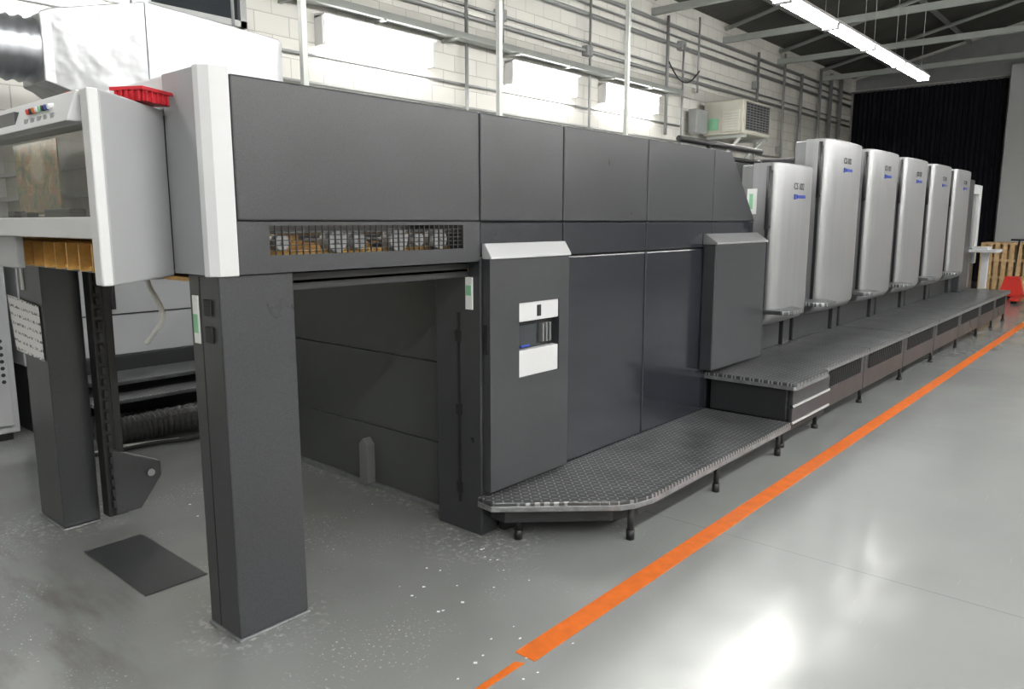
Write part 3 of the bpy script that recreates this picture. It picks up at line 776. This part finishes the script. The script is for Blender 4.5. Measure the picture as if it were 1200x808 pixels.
# ------------------------------------------------------------------ ventilation duct
e = empty('ventilation_duct', (-5.8, 2.4, 2.6))
bm = bmesh.new(); prev = None; n = 28
i = 0; yv = -.2
while yv < 1.92:
    rr = .20 + (.014 if i % 3 == 0 else 0)
    ring = [bm.verts.new((-5.85 + math.cos(2 * math.pi * k / n) * rr, yv, 2.72 + math.sin(2 * math.pi * k / n) * rr)) for k in range(n)]
    if prev:
        for k in range(n):
            f = bm.faces.new((prev[k], prev[(k + 1) % n], ring[(k + 1) % n], ring[k])); f.smooth = True
    prev = ring; yv += .025; i += 1
finish('round_duct', bm, 'galv', e)
def loft(name, rings, m):
    bm = bmesh.new(); R = [[bm.verts.new(p) for p in r] for r in rings]
    for a, b in zip(R[:-1], R[1:]):
        for k in range(len(a)): bm.faces.new((a[k], a[(k + 1) % len(a)], b[(k + 1) % len(a)], b[k]))
    bm.faces.new(R[0]); bm.faces.new(R[-1])
    return finish(name, bm, m, e, .008)
def rr_(x0, x1, z0, z1, y): return [(x0, y, z0), (x1, y, z0), (x1, y, z1), (x0, y, z1)]
loft('duct_transition', [rr_(-6.06, -5.64, 2.5, 2.93, 1.9), rr_(-6.08, -5.62, 2.48, 2.96, 1.96), rr_(-6.4, -5.35, 2.25, 3.05, 2.45), rr_(-6.4, -5.35, 2.2, 2.98, 3.45), rr_(-6.4, -5.35, 2.2, 2.95, 3.48)], 'foil')
boxes('duct_flange', [(-6.42, -5.33, 2.44, 2.46, 2.23, 2.25), (-5.35, -5.33, 2.44, 2.46, 2.25, 3.05), (-6.42, -5.33, 2.44, 2.46, 3.05, 3.07)], 'galv', e)
cyls('duct_hangers', [((-5.9, 2.6, 3.0), (-5.9, 2.6, 6.02), .012), ((-5.9, 3.4, 2.95), (-5.9, 3.4, 6.02), .012), ((-5.85, .5, 2.9), (-5.85, .5, 6.02), .012)], 'steel', e)
e2 = empty('exhaust_pipe', (-6.4, 1.65, 2.2))
tube('pipe_bend', [(-6.4, .8, 2.6), (-6.4, 1.45, 2.6), (-6.4, 1.66, 2.58), (-6.4, 1.68, 2.3), (-6.4, 1.68, 1.95)], .05, 'galv', e2)

# ------------------------------------------------------------------ air conditioner
e = empty('wall_air_cooler', (-7, 15, 3.3))
ax0, ax1, ay0, ay1, az0, az1 = -7.34, -6.5, 14.3, 15.6, 3.28, 3.93
box('casing', ax0, ax1, ay0, ay1, az0, az1, 'beige', e, .03)
box('label', ax0 + .12, ax0 + .32, ay0 - .012, ay0, az0 + .1, az0 + .32, 'green', e, 0)
boxes('front_outlet', [(ax0 + .42, ax1 - .06, ay0 - .05, ay0, az0 + .05, az0 + .45)], 'beige', e, .01)
boxes('outlet_slats', [(ax0 + .44, ax1 - .08, ay0 - .06, ay0 - .05, az0 + .08 + i * .05, az0 + .09 + i * .05) for i in range(7)], 'steel', e)
boxes('side_grille', [(ax1, ax1 + .02, ay0 + .1, ay1 - .1, az0 + .08 + i * .05, az0 + .10 + i * .05) for i in range(11)] + [(ax1, ax1 + .02, ay0 + .1 + j * .15, ay0 + .12 + j * .15, az0 + .08, az1 - .05) for j in range(8)], 'silver', e)
box('side_dark', ax1 - .005, ax1 + .004, ay0 + .1, ay1 - .1, az0 + .08, az1 - .06, 'darker', e, 0)
boxes('bracket', [(WX + .2, ax1, ay0 + .1, ay0 + .16, az0 - .06, az0), (WX + .2, ax1, ay1 - .16, ay1 - .1, az0 - .06, az0)], 'beam', e)
cyls('bracket_struts', [((WX + .2, ay0 + .13, az0 - .7), (ax1 - .1, ay0 + .13, az0 - .05), .03), ((WX + .2, ay1 - .13, az0 - .7), (ax1 - .1, ay1 - .13, az0 - .05), .03),
     ((WX + .2, ay0 + .13, az0 - .8), (WX + .2, ay0 + .13, az0), .03)], 'beam', e)
box('supply_box', -7.38, -7.2, 13.75, 14.2, 3.3, 3.75, 'steel', e, .01)

# ------------------------------------------------------------------ far right: pallets and pallet jack
for k, (px, z) in enumerate(((-3.3, 0), (-2.05, 0))):
    e = empty('wooden_pallet_stack', (px, 20.4, 0))
    lst = []
    for s in range(3):
        b0 = s * .38
        lst += [(px, px + 1.2, 20.0, 20.1, b0, b0 + .02), (px, px + 1.2, 20.7, 20.8, b0, b0 + .02)]
        for q in range(9):
            lst.append((px + q * .14, px + q * .14 + .09, 20.0, 20.02, b0 + .02, b0 + .34))
        lst += [(px, px + 1.2, 20.0, 20.8, b0 + .34, b0 + .38)]
        lst += [(px + .02, px + 1.18, 20.1, 20.7, b0 + .02, b0 + .34)] if s == 0 else [(px + .02, px + 1.18, 20.3, 20.7, b0 + .02, b0 + .34)]
    boxes('slats', lst, 'wood', e)
e = empty('pallet_jack', (-2.6, 18.6, 0))
boxes('forks', [(-2.75, -2.59, 17.6, 18.7, .06, .12), (-2.35, -2.19, 17.6, 18.7, .06, .12)], 'redp', e, .01)
extr('pump_body', [(-2.7, 18.7, .06), (-2.24, 18.7, .06), (-2.34, 18.7, .48), (-2.6, 18.7, .48)], (0, .15, 0), 'redp', e, .01)
cyls('handle', [((-2.47, 18.85, .4), (-2.47, 19.15, 1.2), .018), ((-2.62, 19.15, 1.22), (-2.32, 19.15, 1.22), .02)], 'black', e)
cyls('wheels', [((-2.55, 18.9, .08), (-2.40, 18.9, .08), .08), ((-2.72, 17.7, .04), (-2.62, 17.7, .04), .04), ((-2.32, 17.7, .04), (-2.22, 17.7, .04), .04)], 'black', e)

# ------------------------------------------------------------------ world and camera
wd = bpy.data.worlds.new('World'); S.world = wd; wd.use_nodes = True
wd.node_tree.nodes['Background'].inputs[0].default_value = (.9, .95, 1, 1)
wd.node_tree.nodes['Background'].inputs[1].default_value = .3
cam = bpy.data.cameras.new('camera'); co = bpy.data.objects.new('camera', cam); C.objects.link(co)
cam.sensor_width = 36; cam.lens = 890 / 1200 * 36; cam.clip_start = .05
R = Matrix(((.7563, -.1045, .6459), (.6543, .1208, -.7465), (0, .9872, .1597)))
co.matrix_world = Matrix.Translation((0, 0, 1.6)) @ R.to_4x4()
S.camera = co
